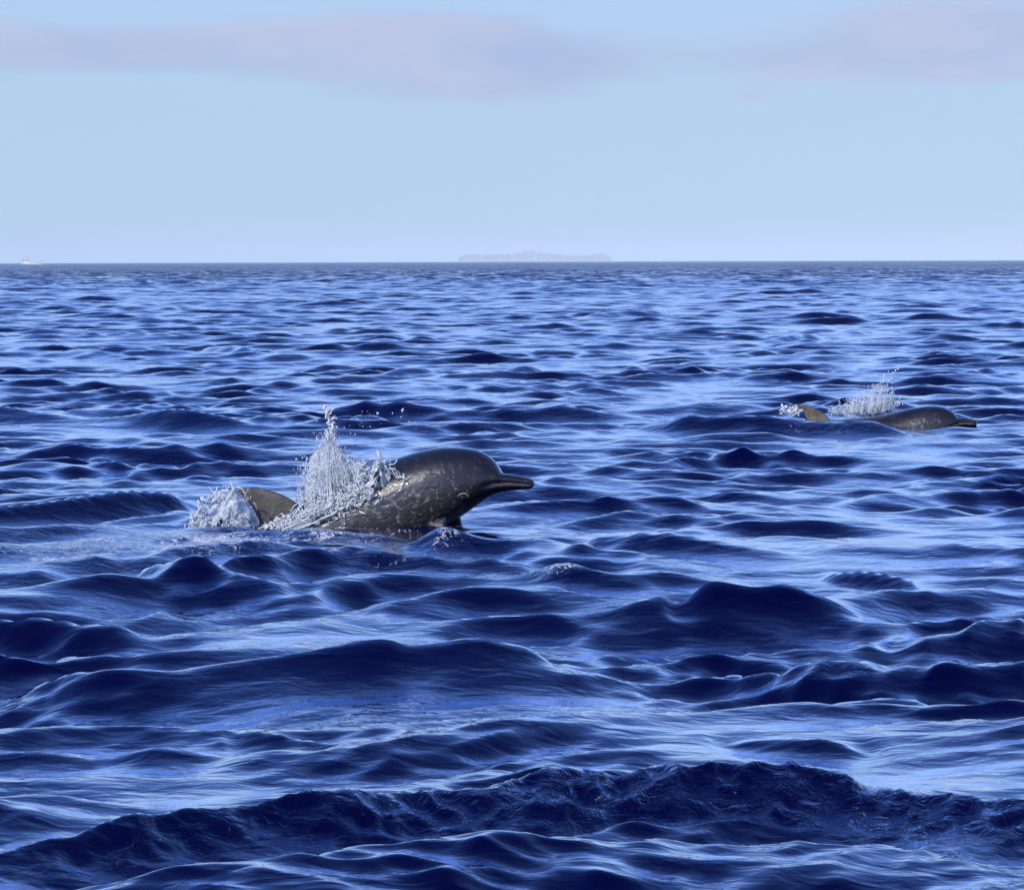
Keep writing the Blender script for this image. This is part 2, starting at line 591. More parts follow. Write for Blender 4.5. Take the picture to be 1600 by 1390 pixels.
    t.put(mt.node_tree.nodes['Material Output'].inputs['Surface'], m2.outputs[0])
    mt.node_tree.nodes.remove(b)
    return mt


sea = build_sea()
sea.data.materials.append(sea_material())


# ------------------------------------------------------------------ far island and boat
def island():
    mt, t, b = new_mat('island_rock')
    n = t.noise(None, 0.05, 4)
    t.put(b.inputs['Base Color'], t.mix(n, (0.20, 0.18, 0.14, 1), (0.10, 0.11, 0.07, 1)))
    b.inputs['Roughness'].default_value = 0.9
    mg, t2, b2 = new_mat('far_foliage')
    n = t2.noise(None, 0.08, 4)
    t2.put(b2.inputs['Base Color'], t2.mix(n, (0.025, 0.045, 0.03, 1), (0.05, 0.075, 0.045, 1)))
    b2.inputs['Roughness'].default_value = 0.9
    Dd = 20000.0
    prof = [(716, 405), (720, 401), (735, 398), (750, 398.5), (770, 397.5), (800, 396.5), (815, 393.5), (828, 390.5), (840, 394), (860, 397), (900, 400), (920, 399.5),
            (940, 395.5), (950, 399), (957, 405)]
    P = [at(px, py, Dd) for px, py in prof]
    xs = np.array([p.x for p in P]); zs = np.array([p.z for p in P]) - 0.0
    # land: a low shore
    vs_, fs_ = [], []
    nx, ny = 80, 16
    for j in range(ny + 1):
        v = j / ny * 2 - 1
        for i in range(nx + 1):
            u = i / nx
            x = xs[0] + (xs[-1] - xs[0]) * u
            e_ = max(0, 1 - (2 * u - 1) ** 4) * max(0, 1 - v * v)
            vs_.append((x, Dd + v * 220, -1.0 + 14 * math.sqrt(e_) + mnoise.noise((x * 0.03, v * 3, 0)) * 1.2 * e_))
    for j in range(ny):
        for i in range(nx):
            a_ = j * (nx + 1) + i
            fs_.append((a_, a_ + 1, a_ + nx + 2, a_ + nx + 1))
    o = mesh_obj('island', vs_, fs_, mt, origin=(xs.mean(), Dd, 0))
    o['kind'] = 'structure'
    # trees that read as one mass: crowns of leaf clumps up to the outline
    vs_, fs_ = [], []
    r_ = random.Random(5)
    for k in range(700):
        x = r_.uniform(xs[0] + 3, xs[-1] - 3)
        v = r_.uniform(-0.8, 0.8)
        top = float(np.interp(x, xs, zs)) * (1 - 0.35 * abs(v))
        z = top * (1 - r_.random() ** 2 * 0.8) - 1.5
        rad = r_.uniform(4.0, 9.0)
        b0 = len(vs_)
        for q in range(5):
            el = -0.9 + 0.55 * q
            for a6 in range(6):
                an = a6 * math.pi / 3 + q * 0.5
                rr_ = rad * r_.uniform(0.75, 1.15)
                vs_.append((x + rr_ * math.cos(an) * math.cos(el), Dd + v * 180 + rr_ * math.sin(an) * math.cos(el), max(0.5, z + rr_ * math.sin(el))))
        for q in range(4):
            for a6 in range(6):
                n6 = (a6 + 1) % 6
                fs_.append((b0 + q * 6 + a6, b0 + q * 6 + n6, b0 + q * 6 + 6 + n6, b0 + q * 6 + 6 + a6))
    w_ = mesh_obj('far_wood', vs_, fs_, mg, smooth=True, origin=(xs.mean(), Dd, 0))
    tag(w_, 'faint bluish trees on the low island at the horizon', 'trees', kind='stuff')


def loft(sections, closed_ends=True):
    """rings of equal length to a skin"""
    vs_, fs_ = [], []
    n = len(sections[0])
    for sct in sections:
        vs_ += [tuple(v) for v in sct]
    for i in range(len(sections) - 1):
        for j in range(n):
            k = (j + 1) % n
            fs_.append((i * n + j, i * n + k, (i + 1) * n + k, (i + 1) * n + j))
    if closed_ends:
        fs_.append(tuple(range(n))[::-1])
        fs_.append(tuple(range((len(sections) - 1) * n, len(sections) * n)))
    return vs_, fs_


def boxm(x0, x1, y0, y1, z0, z1, rake=0.0):
    v = [(x0, y0, z0), (x1, y0, z0), (x1, y1, z0), (x0, y1, z0), (x0 + rake, y0, z1), (x1 - rake, y0, z1), (x1 - rake, y1, z1), (x0 + rake, y1, z1)]
    f = [(3, 2, 1, 0), (4, 5, 6, 7), (0, 1, 5, 4), (1, 2, 6, 5), (2, 3, 7, 6), (3, 0, 4, 7)]
    return v, f


def boat():
    wm, t, b = new_mat('boat_white_paint')
    b.inputs['Base Color'].default_value = (0.8, 0.8, 0.78, 1)
    b.inputs['Roughness'].default_value = 0.3
    dm, t, b = new_mat('boat_dark_glass')
    b.inputs['Base Color'].default_value = (0.03, 0.035, 0.05, 1)
    b.inputs['Roughness'].default_value = 0.1
    bm_, t, b = new_mat('boat_brown_trim')
    b.inputs['Base Color'].default_value = (0.14, 0.07, 0.04, 1)
    Db = 2250.0
    p0 = at(50, 413, Db)
    root = empty('motor_boat', (p0.x, Db, 0))
    tag(root, 'small white motor boat with a cabin on the horizon', 'boat')

    def part(name, v, f, mat, par=root, smooth=False):
        me = bpy.data.meshes.new(name); me.from_pydata(v, [], f); me.update()
        me.materials.append(mat)
        o = bpy.data.objects.new(name, me); col.objects.link(o); o.parent = par
        return o
    secs = []
    for i in range(13):
        u = i / 12
        x = -8.5 + 17.5 * u
        wd = 2.1 * (1 - max(0, (u - 0.55) / 0.45) ** 2.2) + 0.03
        top = 1.25 + 0.9 * u * u
        secs.append([(x, -wd, top), (x, -wd * 0.92, 0.5), (x, -wd * 0.6, -0.25), (x, wd * 0.6, -0.25), (x, wd * 0.92, 0.5), (x, wd, top)])
    v, f = loft(secs)
    part('hull', v, f, wm)
    v, f = boxm(-7.2, -2.6, -1.6, 1.6, 1.3, 4.0, 0.5)
    cab = part('cabin', v, f, wm)
    v, f = boxm(-7.4, -7.0, -1.3, 1.3, 1.4, 4.2)
    part('stern_panel', v, f, bm_)
    for x in (-6.3, -4.9, -3.9):
        v, f = boxm(x, x + 0.8, -1.625, -1.55, 2.6, 3.3)
        part('window', v, f, dm, cab)
    v, f = boxm(-6.7, -3.4, -1.7, 1.7, 4.0, 4.2)
    part('roof', v, f, wm)
    v, f = boxm(-5.0, -4.9, -0.05, 0.05, 4.2, 5.4)
    part('mast', v, f, bm_)
    v, f = boxm(8.4, 8.62, -0.1, 0.1, 2.1, 4.2)
    part('bow_post', v, f, bm_)
    root.scale = (0.75, 0.75, 0.95)


island()
boat()


class Wet:
    """collects strands and drops of one splash"""
    def __init__(self, seed):
        self.v, self.f = [], []
        self.r = random.Random(seed)

    def tube(self, pts, rad, n=5):
        b0 = len(self.v)
        m_ = len(pts)
        for i, p in enumerate(pts):
            d = (pts[min(i + 1, m_ - 1)] - pts[max(i - 1, 0)])
            d = d.normalized() if d.length > 1e-9 else Vector((0, 0, 1))
            a_ = d.cross(Vector((0.3, 0.9, 0.2))).normalized()
            c_ = d.cross(a_)
            for j in range(n):
                q = 2 * math.pi * j / n
                self.v.append(tuple(p + (a_ * math.cos(q) + c_ * math.sin(q)) * rad[i]))
        for i in range(m_ - 1):
            for j in range(n):
                k = (j + 1) % n
                self.f.append((b0 + i * n + j, b0 + i * n + k, b0 + (i + 1) * n + k, b0 + (i + 1) * n + j))
        self.f.append(tuple(b0 + j for j in range(n))[::-1])
        self.f.append(tuple(b0 + (m_ - 1) * n + j for j in range(n)))

    def drop(self, p, r, squash=1.0, axis=None):
        k = self.r
        ax = axis if axis is not None else Vector((k.gauss(0, .4), k.gauss(0, .4), 1)).normalized()
        pts = [p + ax * (r * squash * t) for t in (-1, -0.7, 0, 0.7, 1)]
        self.tube(pts, [r * 0.15, r * 0.72, r, r * 0.72, r * 0.15])

    def bead(self, p, r, ax, k_=1.0):
        b0 = len(self.v)
        a_ = ax.cross(Vector((0.3, 0.9, 0.2))).normalized()
        c_ = ax.cross(a_).normalized()
        for d in (ax * (r * k_), a_ * r, c_ * r, -a_ * r, -c_ * r, -ax * (r * k_)):
            self.v.append(tuple(p + d))
        for i, j in ((1, 2), (2, 3), (3, 4), (4, 1)):
            self.f.append((b0, b0 + i, b0 + j)); self.f.append((b0 + 5, b0 + j, b0 + i))

    def squiggle(self, p, length, rad, lift=0.5):
        k = self.r
        d = Vector((k.gauss(0, 1), k.gauss(0, 0.7), k.gauss(0, 1) + lift)).normalized()
        ax = Vector((k.gauss(0, 1), k.gauss(0, 1), k.gauss(0, 1))).normalized()
        turn = k.uniform(-0.8, 0.8)
        pts, rads, q = [], [], p.copy()
        n = 6
        for i in range(n):
            pts.append(q.copy())
            u = i / (n - 1)
            rads.append(rad * (0.25 + 1.1 * math.sin(math.pi * (0.12 + 0.8 * u))) * k.uniform(0.7, 1.25))
            q += d * (length / (n - 1))
            d.rotate(Matrix.Rotation(turn, 3, ax))
        self.tube(pts, rads)

    def strand(self, p, v, T, rad, g=9.8, n=9):
        k = self.r
        pts, rads = [], []
        ph = k.uniform(0, 6)
        for i in range(n):
            t = T * i / (n - 1)
            q = p + v * t + Vector((0, 0, -0.5 * g * t * t))
            q += Vector((math.sin(ph + i * 1.3), math.cos(ph + i * 1.7), math.sin(i * 2.1))) * rad * 0.8
            pts.append(q)
            rads.append(rad * (1.15 - 0.85 * i / (n - 1)) * k.uniform(0.55, 1.3))
        self.tube(pts, rads)
        return pts[-1]

    def build(self, name, mat, parent):
        o = mesh_obj(name, self.v, self.f, mat, parent)
        o['kind'] = 'stuff'
        return o


# ------------------------------------------------------------------ dolphins
def skin_material(name, seed, dark=(0.008, 0.007, 0.011, 1), pale=(0.046, 0.041, 0.045, 1)):
    mt, t, b = new_mat(name)
    pos = t.n('ShaderNodeTexCoord').outputs['Object']
    shade = t.n('ShaderNodeAttribute', attribute_name='shade').outputs['Fac']
    n1 = t.noise(t.mapping(pos, loc=(seed, 0, 0)), 7.0, 5, 0.6, 0.5)
    n2 = t.noise(t.mapping(pos, scale=(1, 1, 1), loc=(seed, 3, 0)), 34.0, 4, 0.6, 0.8)
    sh = t.math('ADD', shade, t.math('MULTIPLY', t.math('SUBTRACT', n1, 0.5), 0.5), clamp=True)
    c = t.mix(sh, dark, pale)
    spots = t.smooth(n2, 0.53, 0.66)
    c = t.mix(t.math('MULTIPLY', spots, t.math('MULTIPLY', sh, 0.7)), c, (0.36, 0.32, 0.32, 1))
    t.put(b.inputs['Base Color'], c)
    b.inputs['Roughness'].default_value = 0.36
    b.inputs['IOR'].default_value = 1.4
    b.inputs['Coat Weight'].default_value = 1.0
    b.inputs['Coat Roughness'].default_value = 0.05
    b.inputs['Coat IOR'].default_value = 1.40
    # running water on the skin
    n3 = t.noise(t.mapping(pos, scale=(0.7, 1, 1.0), rot=(0, 0.5, 0)), 24.0, 3, 0.5, 0.8)
    bp = t.n('ShaderNodeBump')
    bp.inputs['Strength'].default_value = 1.0
    t.put(bp.inputs['Distance'], t.math('ADD', 0.0008, t.math('MULTIPLY', shade, t.math('ADD', 0.003, t.math('MULTIPLY', t.smooth(n1, 0.42, 0.62), 0.012)))))
    t.put(bp.inputs['Height'], n3)
    t.put(b.inputs['Coat Normal'], bp.outputs[0])
    t.put(b.inputs['Normal'], bp.outputs[0])
    return mt


PROFILE = np.array([
    # s      top    bottom  half-width   (all of the body length)
    [0.000, 0.0008, 0.0008, 0.0010],
    [0.0012, 0.0042, 0.0048, 0.0055],
    [0.004, 0.0072, 0.0082, 0.0095],
    [0.009, 0.0092, 0.0106, 0.0128],
    [0.025, 0.0112, 0.0138, 0.0160],
    [0.045, 0.0128, 0.0178, 0.0195],
    [0.060, 0.0134, 0.0210, 0.0225],
    [0.066, 0.0225, 0.0230, 0.0270],
    [0.075, 0.0350, 0.0270, 0.0330],
    [0.087, 0.0460, 0.0325, 0.0410],
    [0.102, 0.0560, 0.0400, 0.0500],
    [0.125, 0.0645, 0.0500, 0.0600],
    [0.160, 0.0730, 0.0630, 0.0715],
    [0.220, 0.0800, 0.0770, 0.0810],
    [0.300, 0.0860, 0.0890, 0.0880],
    [0.380, 0.0890, 0.0920, 0.0900],
    [0.460, 0.0890, 0.0950, 0.0900],
    [0.560, 0.0830, 0.0830, 0.0780],
    [0.660, 0.0650, 0.0640, 0.0580],
    [0.760, 0.0470, 0.0450, 0.0360],
    [0.860, 0.0300, 0.0280, 0.0180],
    [0.930, 0.0220, 0.0200, 0.0110],
    [0.970, 0.0160, 0.0150, 0.0100],
    [1.000, 0.0060, 0.0060, 0.0080]])


def pchip(xk, yk, xq):
    """monotone cubic"""
    hk = np.diff(xk); dk = np.diff(yk) / hk
    mk = np.zeros_like(yk)
    mk[0], mk[-1] = dk[0], dk[-1]
    for i in range(1, len(xk) - 1):
        mk[i] = 0 if dk[i - 1] * dk[i] <= 0 else 2 * dk[i - 1] * dk[i] / (dk[i - 1] + dk[i])
    i = np.clip(np.searchsorted(xk, xq) - 1, 0, len(xk) - 2)
    t = (xq - xk[i]) / hk[i]
    return ((2 * t ** 3 - 3 * t ** 2 + 1) * yk[i] + (t ** 3 - 2 * t ** 2 + t) * hk[i] * mk[i]
            + (-2 * t ** 3 + 3 * t ** 2) * yk[i + 1] + (t ** 3 - t ** 2) * hk[i] * mk[i + 1])


class Dolphin:
    def __init__(self, root, spine, L, mat, fin_mat):
        """spine: world points from the beak tip to the tail"""
        self.root, self.L, self.mat, self.fin_mat = root, L, mat, fin_mat
        c = catmull([tuple(p) for p in spine], 24)
        seg = np.linalg.norm(np.diff(c, axis=0), axis=1)
        acc = np.concatenate([[0], np.cumsum(seg)]) / L
        # go on straight to the full length
        if acc[-1] < 1.0:
            d = (c[-1] - c[-8]); d /= np.linalg.norm(d)
            c = np.vstack([c, c[-1] + d * L * (1.001 - acc[-1])])
            acc = np.append(acc, 1.001)
        self.c, self.acc = c, acc

    def frame(self, s):
        p = Vector([np.interp(s, self.acc, self.c[:, k]) for k in range(3)])
        e_ = 0.012
        a_ = Vector([np.interp(min(s + e_, 1.0), self.acc, self.c[:, k]) for k in range(3)])
        b_ = Vector([np.interp(max(s - e_, 0.0), self.acc, self.c[:, k]) for k in range(3)])
        T = (a_ - b_).normalized()                       # towards the tail
        S = T.cross(Vector((0, 0, 1))).normalized()
        if S.y > 0: S = -S                               # near side, towards the boat
        U = S.cross(T).normalized()
        if U.z < 0: U = -U
        return p, T, S, U

    def point(self, s, phi, off=0.0):
        top, bot, wd = (float(pchip(PROFILE[:, 0], PROFILE[:, k], np.array([s]))[0]) for k in (1, 2, 3))
        p, T, S, U = self.frame(s)
        L = self.L
        cs, sn = math.cos(phi), math.sin(phi)
        e_ = 0.92
        a_ = math.copysign(abs(cs) ** e_, cs) * (wd * L + off)
        b_ = math.copysign(abs(sn) ** e_, sn) * ((top if sn > 0 else bot) * L + off)
        g = 1.0
        if s < 0.10:                                     # the line of the mouth
            ph0 = -0.10 - 4.0 * max(0, s - 0.05)
            dd = abs(math.atan2(sn, abs(cs)) - ph0)
            g -= 0.20 * math.exp(-(dd / 0.16) ** 2) * min(1, s / 0.008) * max(0, 1 - max(0, s - 0.06) / 0.04)
        return p + S * (a_ * g) + U * (b_ * g)

    def body(self):
        ss = np.concatenate([np.linspace(0, 0.012, 10)[:-1], np.linspace(0.012, 0.16, 60)[:-1], np.linspace(0.16, 1.0, 90)])
        n = 72
        secs = [[self.point(s, 2 * math.pi * j / n) for j in range(n)] for s in ss]
        v, f = loft(secs)
        o = mesh_obj('body', v, f, self.mat, self.root)
        at_ = o.data.attributes.new('shade', 'FLOAT', 'POINT')
        val = []
        for s in ss:
            for j in range(n):
                ph = 2 * math.pi * j / n
                sn = math.sin(ph)
                side = 1 / (1 + math.exp((sn - 0.28 - 0.18 * math.sin(9 * s)) * 7))
                k = 0.62 * side
                if s < 0.09:
                    dd = abs(math.atan2(sn, abs(math.cos(ph))) + 0.22)
                    k = 0.10 + 1.3 * math.exp(-(dd / 0.13) ** 2) * max(0, 1 - s / 0.085) ** 0.5
                elif s < 0.16:
                    t_ = (s - 0.09) / 0.07
                    k = (0.08 + 0.25 * (sn > 0) * side) * (1 - t_) + k * t_
                ed = math.hypot((s - 0.126) / 0.012, (math.atan2(sn, abs(math.cos(ph))) + 0.36) / 0.13)
                k = max(k, 0.9 * math.exp(-ed ** 2))  # lighter tone round the eye paints its glint into the skin
                if s > 0.6: k *= 0.5
                val.append(k)
        at_.data.foreach_set('value', val)
        return o

    def blade(self, name, root_a, root_b, lead, trail, thick, mat, normal):
        """fin between a leading and a trailing edge (lists of points, root to tip)"""
        A = catmull([tuple(p) for p in lead], 8); B = catmull([tuple(p) for p in trail], 8)
        n = 26
        A = np.array([[np.interp(t, np.linspace(0, 1, len(A)), A[:, k]) for k in range(3)] for t in np.linspace(0, 1, n)])
        B = np.array([[np.interp(t, np.linspace(0, 1, len(B)), B[:, k]) for k in range(3)] for t in np.linspace(0, 1, n)])
        mchord = 12
        secs = []
        for i in range(n):
            v_ = i / (n - 1)
            ring = []
            for sgn in (1, -1):
                rng2 = range(mchord + 1) if sgn == 1 else range(mchord - 1, 0, -1)
                for j in rng2:
                    u_ = j / mchord
                    th_ = thick * (1 - v_ * 0.85) * 1.9 * math.sqrt(max(u_, 0)) * (1 - u_) + 0.0008
                    p = Vector(A[i]) * (1 - u_) + Vector(B[i]) * u_
                    ring.append(p + normal * (sgn * th_ / 2))
            secs.append(ring)
        v, f = loft(secs)
        o = mesh_obj(name, v, f, mat, self.root)
        at_ = o.data.attributes.new('shade', 'FLOAT', 'POINT')
        at_.data.foreach_set('value', [0.5] * len(v))
        return o

    def flipper(self, sgn):
        p, T, S, U = self.frame(0.21)
        q = self.point(0.21, -0.8 if sgn > 0 else math.pi + 0.8)
        L = self.L
        out = (S * sgn * 0.5 - U * 0.85).normalized()
        back = T
        lead = [q - back * 0.035 * L, q + out * 0.06 * L - back * 0.015 * L, q + out * 0.11 * L + back * 0.03 * L, q + out * 0.135 * L + back * 0.085 * L]
        trail = [q + back * 0.035 * L, q + out * 0.05 * L + back * 0.045 * L, q + out * 0.09 * L + back * 0.07 * L, q + out * 0.135 * L + back * 0.088 * L]
        nrm = out.cross(back).normalized()
        self.blade('flipper', None, None, lead, trail, 0.022, self.mat, nrm)

    def fluke(self, sgn):
        p, T, S, U = self.frame(0.975)
        L = self.L
        sd_ = S * sgn
        lead = [p - T * 0.035 * L, p + sd_ * 0.05 * L + T * 0.0 * L, p + sd_ * 0.10 * L + T * 0.03 * L, p + sd_ * 0.125 * L + T * 0.062 * L]
        trail = [p + T * 0.025 * L, p + sd_ * 0.04 * L + T * 0.04 * L, p + sd_ * 0.09 * L + T * 0.052 * L, p + sd_ * 0.125 * L + T * 0.066 * L]
        self.blade('tail_fluke', None, None, lead, trail, 0.016, self.mat, U)

    def eye(self, s, phi, mat, r=0.017):
        for ph in (phi, math.pi - phi):
            c = self.point(s, ph)
            bm = bmesh.new()
            bmesh.ops.create_uvsphere(bm, u_segments=16, v_segments=10, radius=r)
            me = bpy.data.meshes.new('eye'); bm.to_mesh(me); bm.free()
            me.polygons.foreach_set('use_smooth', [True] * len(me.polygons))
            me.materials.append(mat)
            o = bpy.data.objects.new('eye', me); col.objects.link(o)
            o.parent = self.root
            o.location = c - self.root.location
            o.scale = (1.25, 0.6, 0.9)
            # pale arc modelled in place of the bright glint above the eye
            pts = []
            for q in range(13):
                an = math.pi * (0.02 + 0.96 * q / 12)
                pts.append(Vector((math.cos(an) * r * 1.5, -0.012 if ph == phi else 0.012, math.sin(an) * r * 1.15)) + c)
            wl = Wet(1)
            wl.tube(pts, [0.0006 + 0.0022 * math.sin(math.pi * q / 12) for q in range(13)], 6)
            glint_arc = mesh_obj('eye_glint', wl.v, wl.f, glint_mat, self.root)


glint_mat, _t, _b = new_mat('eye_glint_pale')  # pale colour stands in for the glint above the eye
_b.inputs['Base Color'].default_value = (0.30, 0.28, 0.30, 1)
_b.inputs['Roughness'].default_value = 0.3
eye_mat, _t, _b = new_mat('eye_black')
_b.inputs['Base Color'].default_value = (0.006, 0.005, 0.006, 1)
_b.inputs['Roughness'].default_value = 0.05
skin1 = skin_material('dolphin_skin', 0.0)
skin2 = skin_material('dolphin_skin_far', 4.0, (0.007, 0.006, 0.010, 1), (0.045, 0.039, 0.040, 1))


def fin_material(name, c1, c2):
    mt, t, b = new_mat(name)
    pos = t.n('ShaderNodeTexCoord').outputs['Object']
    n = t.noise(pos, 14.0, 5, 0.6, 0.6)
    t.put(b.inputs['Base Color'], t.mix(t.smooth(n, 0.35, 0.65), c1, c2))
    b.inputs['Roughness'].default_value = 0.42
    b.inputs['Coat Weight'].default_value = 0.25
    b.inputs['Coat Roughness'].default_value = 0.15
    bp = t.n('ShaderNodeBump')
    bp.inputs['Distance'].default_value = 0.004
    t.put(bp.inputs['Height'], t.noise(pos, 40.0, 3))
    t.put(b.inputs['Normal'], bp.outputs[0])
    return mt


fin1 = fin_material('dorsal_fin_skin', (0.058, 0.050, 0.045, 1), (0.11, 0.096, 0.082, 1))
fin2 = fin_material('dorsal_fin_skin_far', (0.09, 0.072, 0.05, 1), (0.18, 0.15, 0.105, 1))

d1_root = empty('dolphin', at(600, 828, D1))
tag(d1_root, 'dark grey dolphin leaping to the right with its head and beak clear of the water', 'dolphin', 'dolphins swimming to the right')
sp1 = [(835, 756, -0.10), (790, 751, -0.08), (745, 751, -0.06), (690, 762, -0.03), (640, 781, 0), (580, 810, 0.03), (520, 843, 0.06), (465, 876, 0.09), (410, 918, 0.12), (350, 970, 0.16)]
dol1 = Dolphin(d1_root, [at(a_, b_, D1 + c_) for a_, b_, c_ in sp1], 2.5, skin1, fin1)
dol1.body()
nrm1 = Vector((0, -1, 0))
DF1 = D1 + 0.08
dol1.blade('dorsal_fin', None, None, [at(*p, DF1) for p in ((470, 790), (448, 776), (425, 767), (398, 762), (377, 762), (362, 766))],
           [at(*p, DF1) for p in ((402, 838), (401, 818), (399, 803), (390, 787), (378, 774), (363, 768))], 0.032, fin1, nrm1)
for sgn in (1, -1):
    dol1.flipper(sgn)
    dol1.fluke(sgn)
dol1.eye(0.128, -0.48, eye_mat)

d2_root = empty('dolphin', at(1340, 664, D2))
tag(d2_root, 'dark dolphin low in the water farther away, only head, back and small fin showing', 'dolphin', 'dolphins swimming to the right')
sp2 = [(1527, 661, -0.25), (1500, 659, -0.22), (1470, 664, -0.2), (1430, 675, -0.15), (1380, 690, -0.1), (1330, 697, 0), (1270, 700, 0.1), (1200, 702, 0.2), (1120, 708, 0.3), (1040, 722, 0.4)]
dol2 = Dolphin(d2_root, [at(a_, b_, D2 + c_) for a_, b_, c_ in sp2], 2.35, skin2, fin2)
dol2.body()
DF2 = D2 + 0.1
dol2.blade('dorsal_fin', None, None, [at(*p, DF2) for p in ((1308, 668), (1290, 648), (1272, 637), (1254, 632), (1242, 632), (1232, 635))],
           [at(*p, DF2) for p in ((1258, 666), (1258, 652), (1256, 643), (1249, 638), (1241, 636), (1231, 635.5))], 0.032, fin2, nrm1)
for sgn in (1, -1):
    dol2.flipper(sgn)
    dol2.fluke(sgn)
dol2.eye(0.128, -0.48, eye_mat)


# ------------------------------------------------------------------ splashes, spray and foam
def splash_material(name, clear, rough):
    """aerated water: white, lets light through, partly clear"""
    mt, t, b = new_mat(name)
    out = mt.node_tree.nodes['Material Output']
    pos = t.n('ShaderNodeTexCoord').outputs['Object']
    n = t.noise(pos, 26.0, 4, 0.6, 0.8)
    b.inputs['Base Color'].default_value = (0.88, 0.92, 0.96, 1)
    b.inputs['IOR'].default_value = 1.33
    b.inputs['Roughness'].default_value = rough
    bp = t.n('ShaderNodeBump')
    bp.inputs['Distance'].default_value = 0.006
    t.put(bp.inputs['Height'], t.noise(pos, 55.0, 4, 0.6, 1.0))
    t.put(b.inputs['Normal'], bp.outputs[0])
    tl = t.n('ShaderNodeBsdfTranslucent')
    tl.inputs['Color'].default_value = (0.88, 0.93, 0.97, 1)
    m1 = t.n('ShaderNodeMixShader')
    m1.inputs[0].default_value = 0.28
    t.put(m1.inputs[1], b.outputs[0]); t.put(m1.inputs[2], tl.outputs[0])
    tr = t.n('ShaderNodeBsdfTransparent')
    tr.inputs['Color'].default_value = (0.93, 0.97, 1.0, 1)
    m2 = t.n('ShaderNodeMixShader')
    t.put(m2.inputs[0], t.math('ADD', clear - 0.25, t.math('MULTIPLY', t.smooth(n, 0.38, 0.62), 0.5), clamp=True))
    t.put(m2.inputs[1], m1.outputs[0]); t.put(m2.inputs[2], tr.outputs[0])
    t.put(out.inputs['Surface'], m2.outputs[0])
    return mt


foam_mat = splash_material('white_water', 0.06, 0.25)
film_mat = splash_material('water_film', 0.40, 0.10)


def curve_px(pts, n=40):
    c = catmull(pts, 12)
    return lambda t: (float(np.interp(t, np.linspace(0, 1, len(c)), c[:, 0])), float(np.interp(t, np.linspace(0, 1, len(c)), c[:, 1])))


def plume(wt_, base, top, D, nsq, nstr, ndrop, sc_, dens=1.0, depth=0.13):
    """spray between a base line and a top outline (photo pixels as a drawing plane at distance D)"""
    k = wt_.r
    fb, ft = curve_px(base), curve_px(top)
    for i in range(nsq):
        u = min(0.999, max(0.001, k.gauss(0.45, 0.24)))
        v = k.random() ** 1.5
        (x0, y0), (x1, y1) = fb(u), ft(u)
        x, y = x0 + (x1 - x0) * v, y0 + (y1 - y0) * v
        p = at(x + k.gauss(0, 4) * sc_, y + k.gauss(0, 4) * sc_, D + k.gauss(0, depth) * (1 - 0.4 * v))
        wt_.squiggle(p, k.uniform(0.015, 0.065) * (1 - 0.4 * v), k.uniform(0.0008, 0.0032) * (1 - 0.3 * v), 1.2)
    for i in range(nstr):
        u = min(0.999, max(0.001, k.gauss(0.45, 0.26)))
        (x0, y0), (x1, y1) = fb(u), ft(u)
        hgt = k.uniform(0.35, 1.0)
        p = at(x0, y0, D + k.gauss(0, depth * 0.8))
        q = at(x0 + (x1 - x0) * hgt, y0 + (y1 - y0) * hgt, p.y)
        dz = max(0.03, q.z - p.z)
        T = math.sqrt(2 * dz / 9.8)
        v = Vector(((q.x - p.x) / T, k.gauss(0, 0.12) / T * 0.3, 9.8 * T))
        e_ = wt_.strand(p, v, T * k.uniform(0.7, 1.15), k.uniform(0.0008, 0.0030))
        wt_.drop(e_ + Vector((k.gauss(0, .01), 0, k.uniform(0, .02))), k.uniform(0.002, 0.0045), 1.2)
    for i in range(ndrop):
        u = min(1, max(0, k.gauss(0.45, 0.3)))
        (x0, y0), (x1, y1) = fb(u), ft(u)
        v = k.uniform(0.2, 1.15)
        p = at(x0 + (x1 - x0) * v + k.gauss(0, 14) * sc_, y0 + (y1 - y0) * v + k.gauss(0, 8) * sc_, D + k.gauss(0, depth * 1.2))
        wt_.drop(p, k.uniform(0.0008, 0.0030), k.uniform(0.9, 2.2))


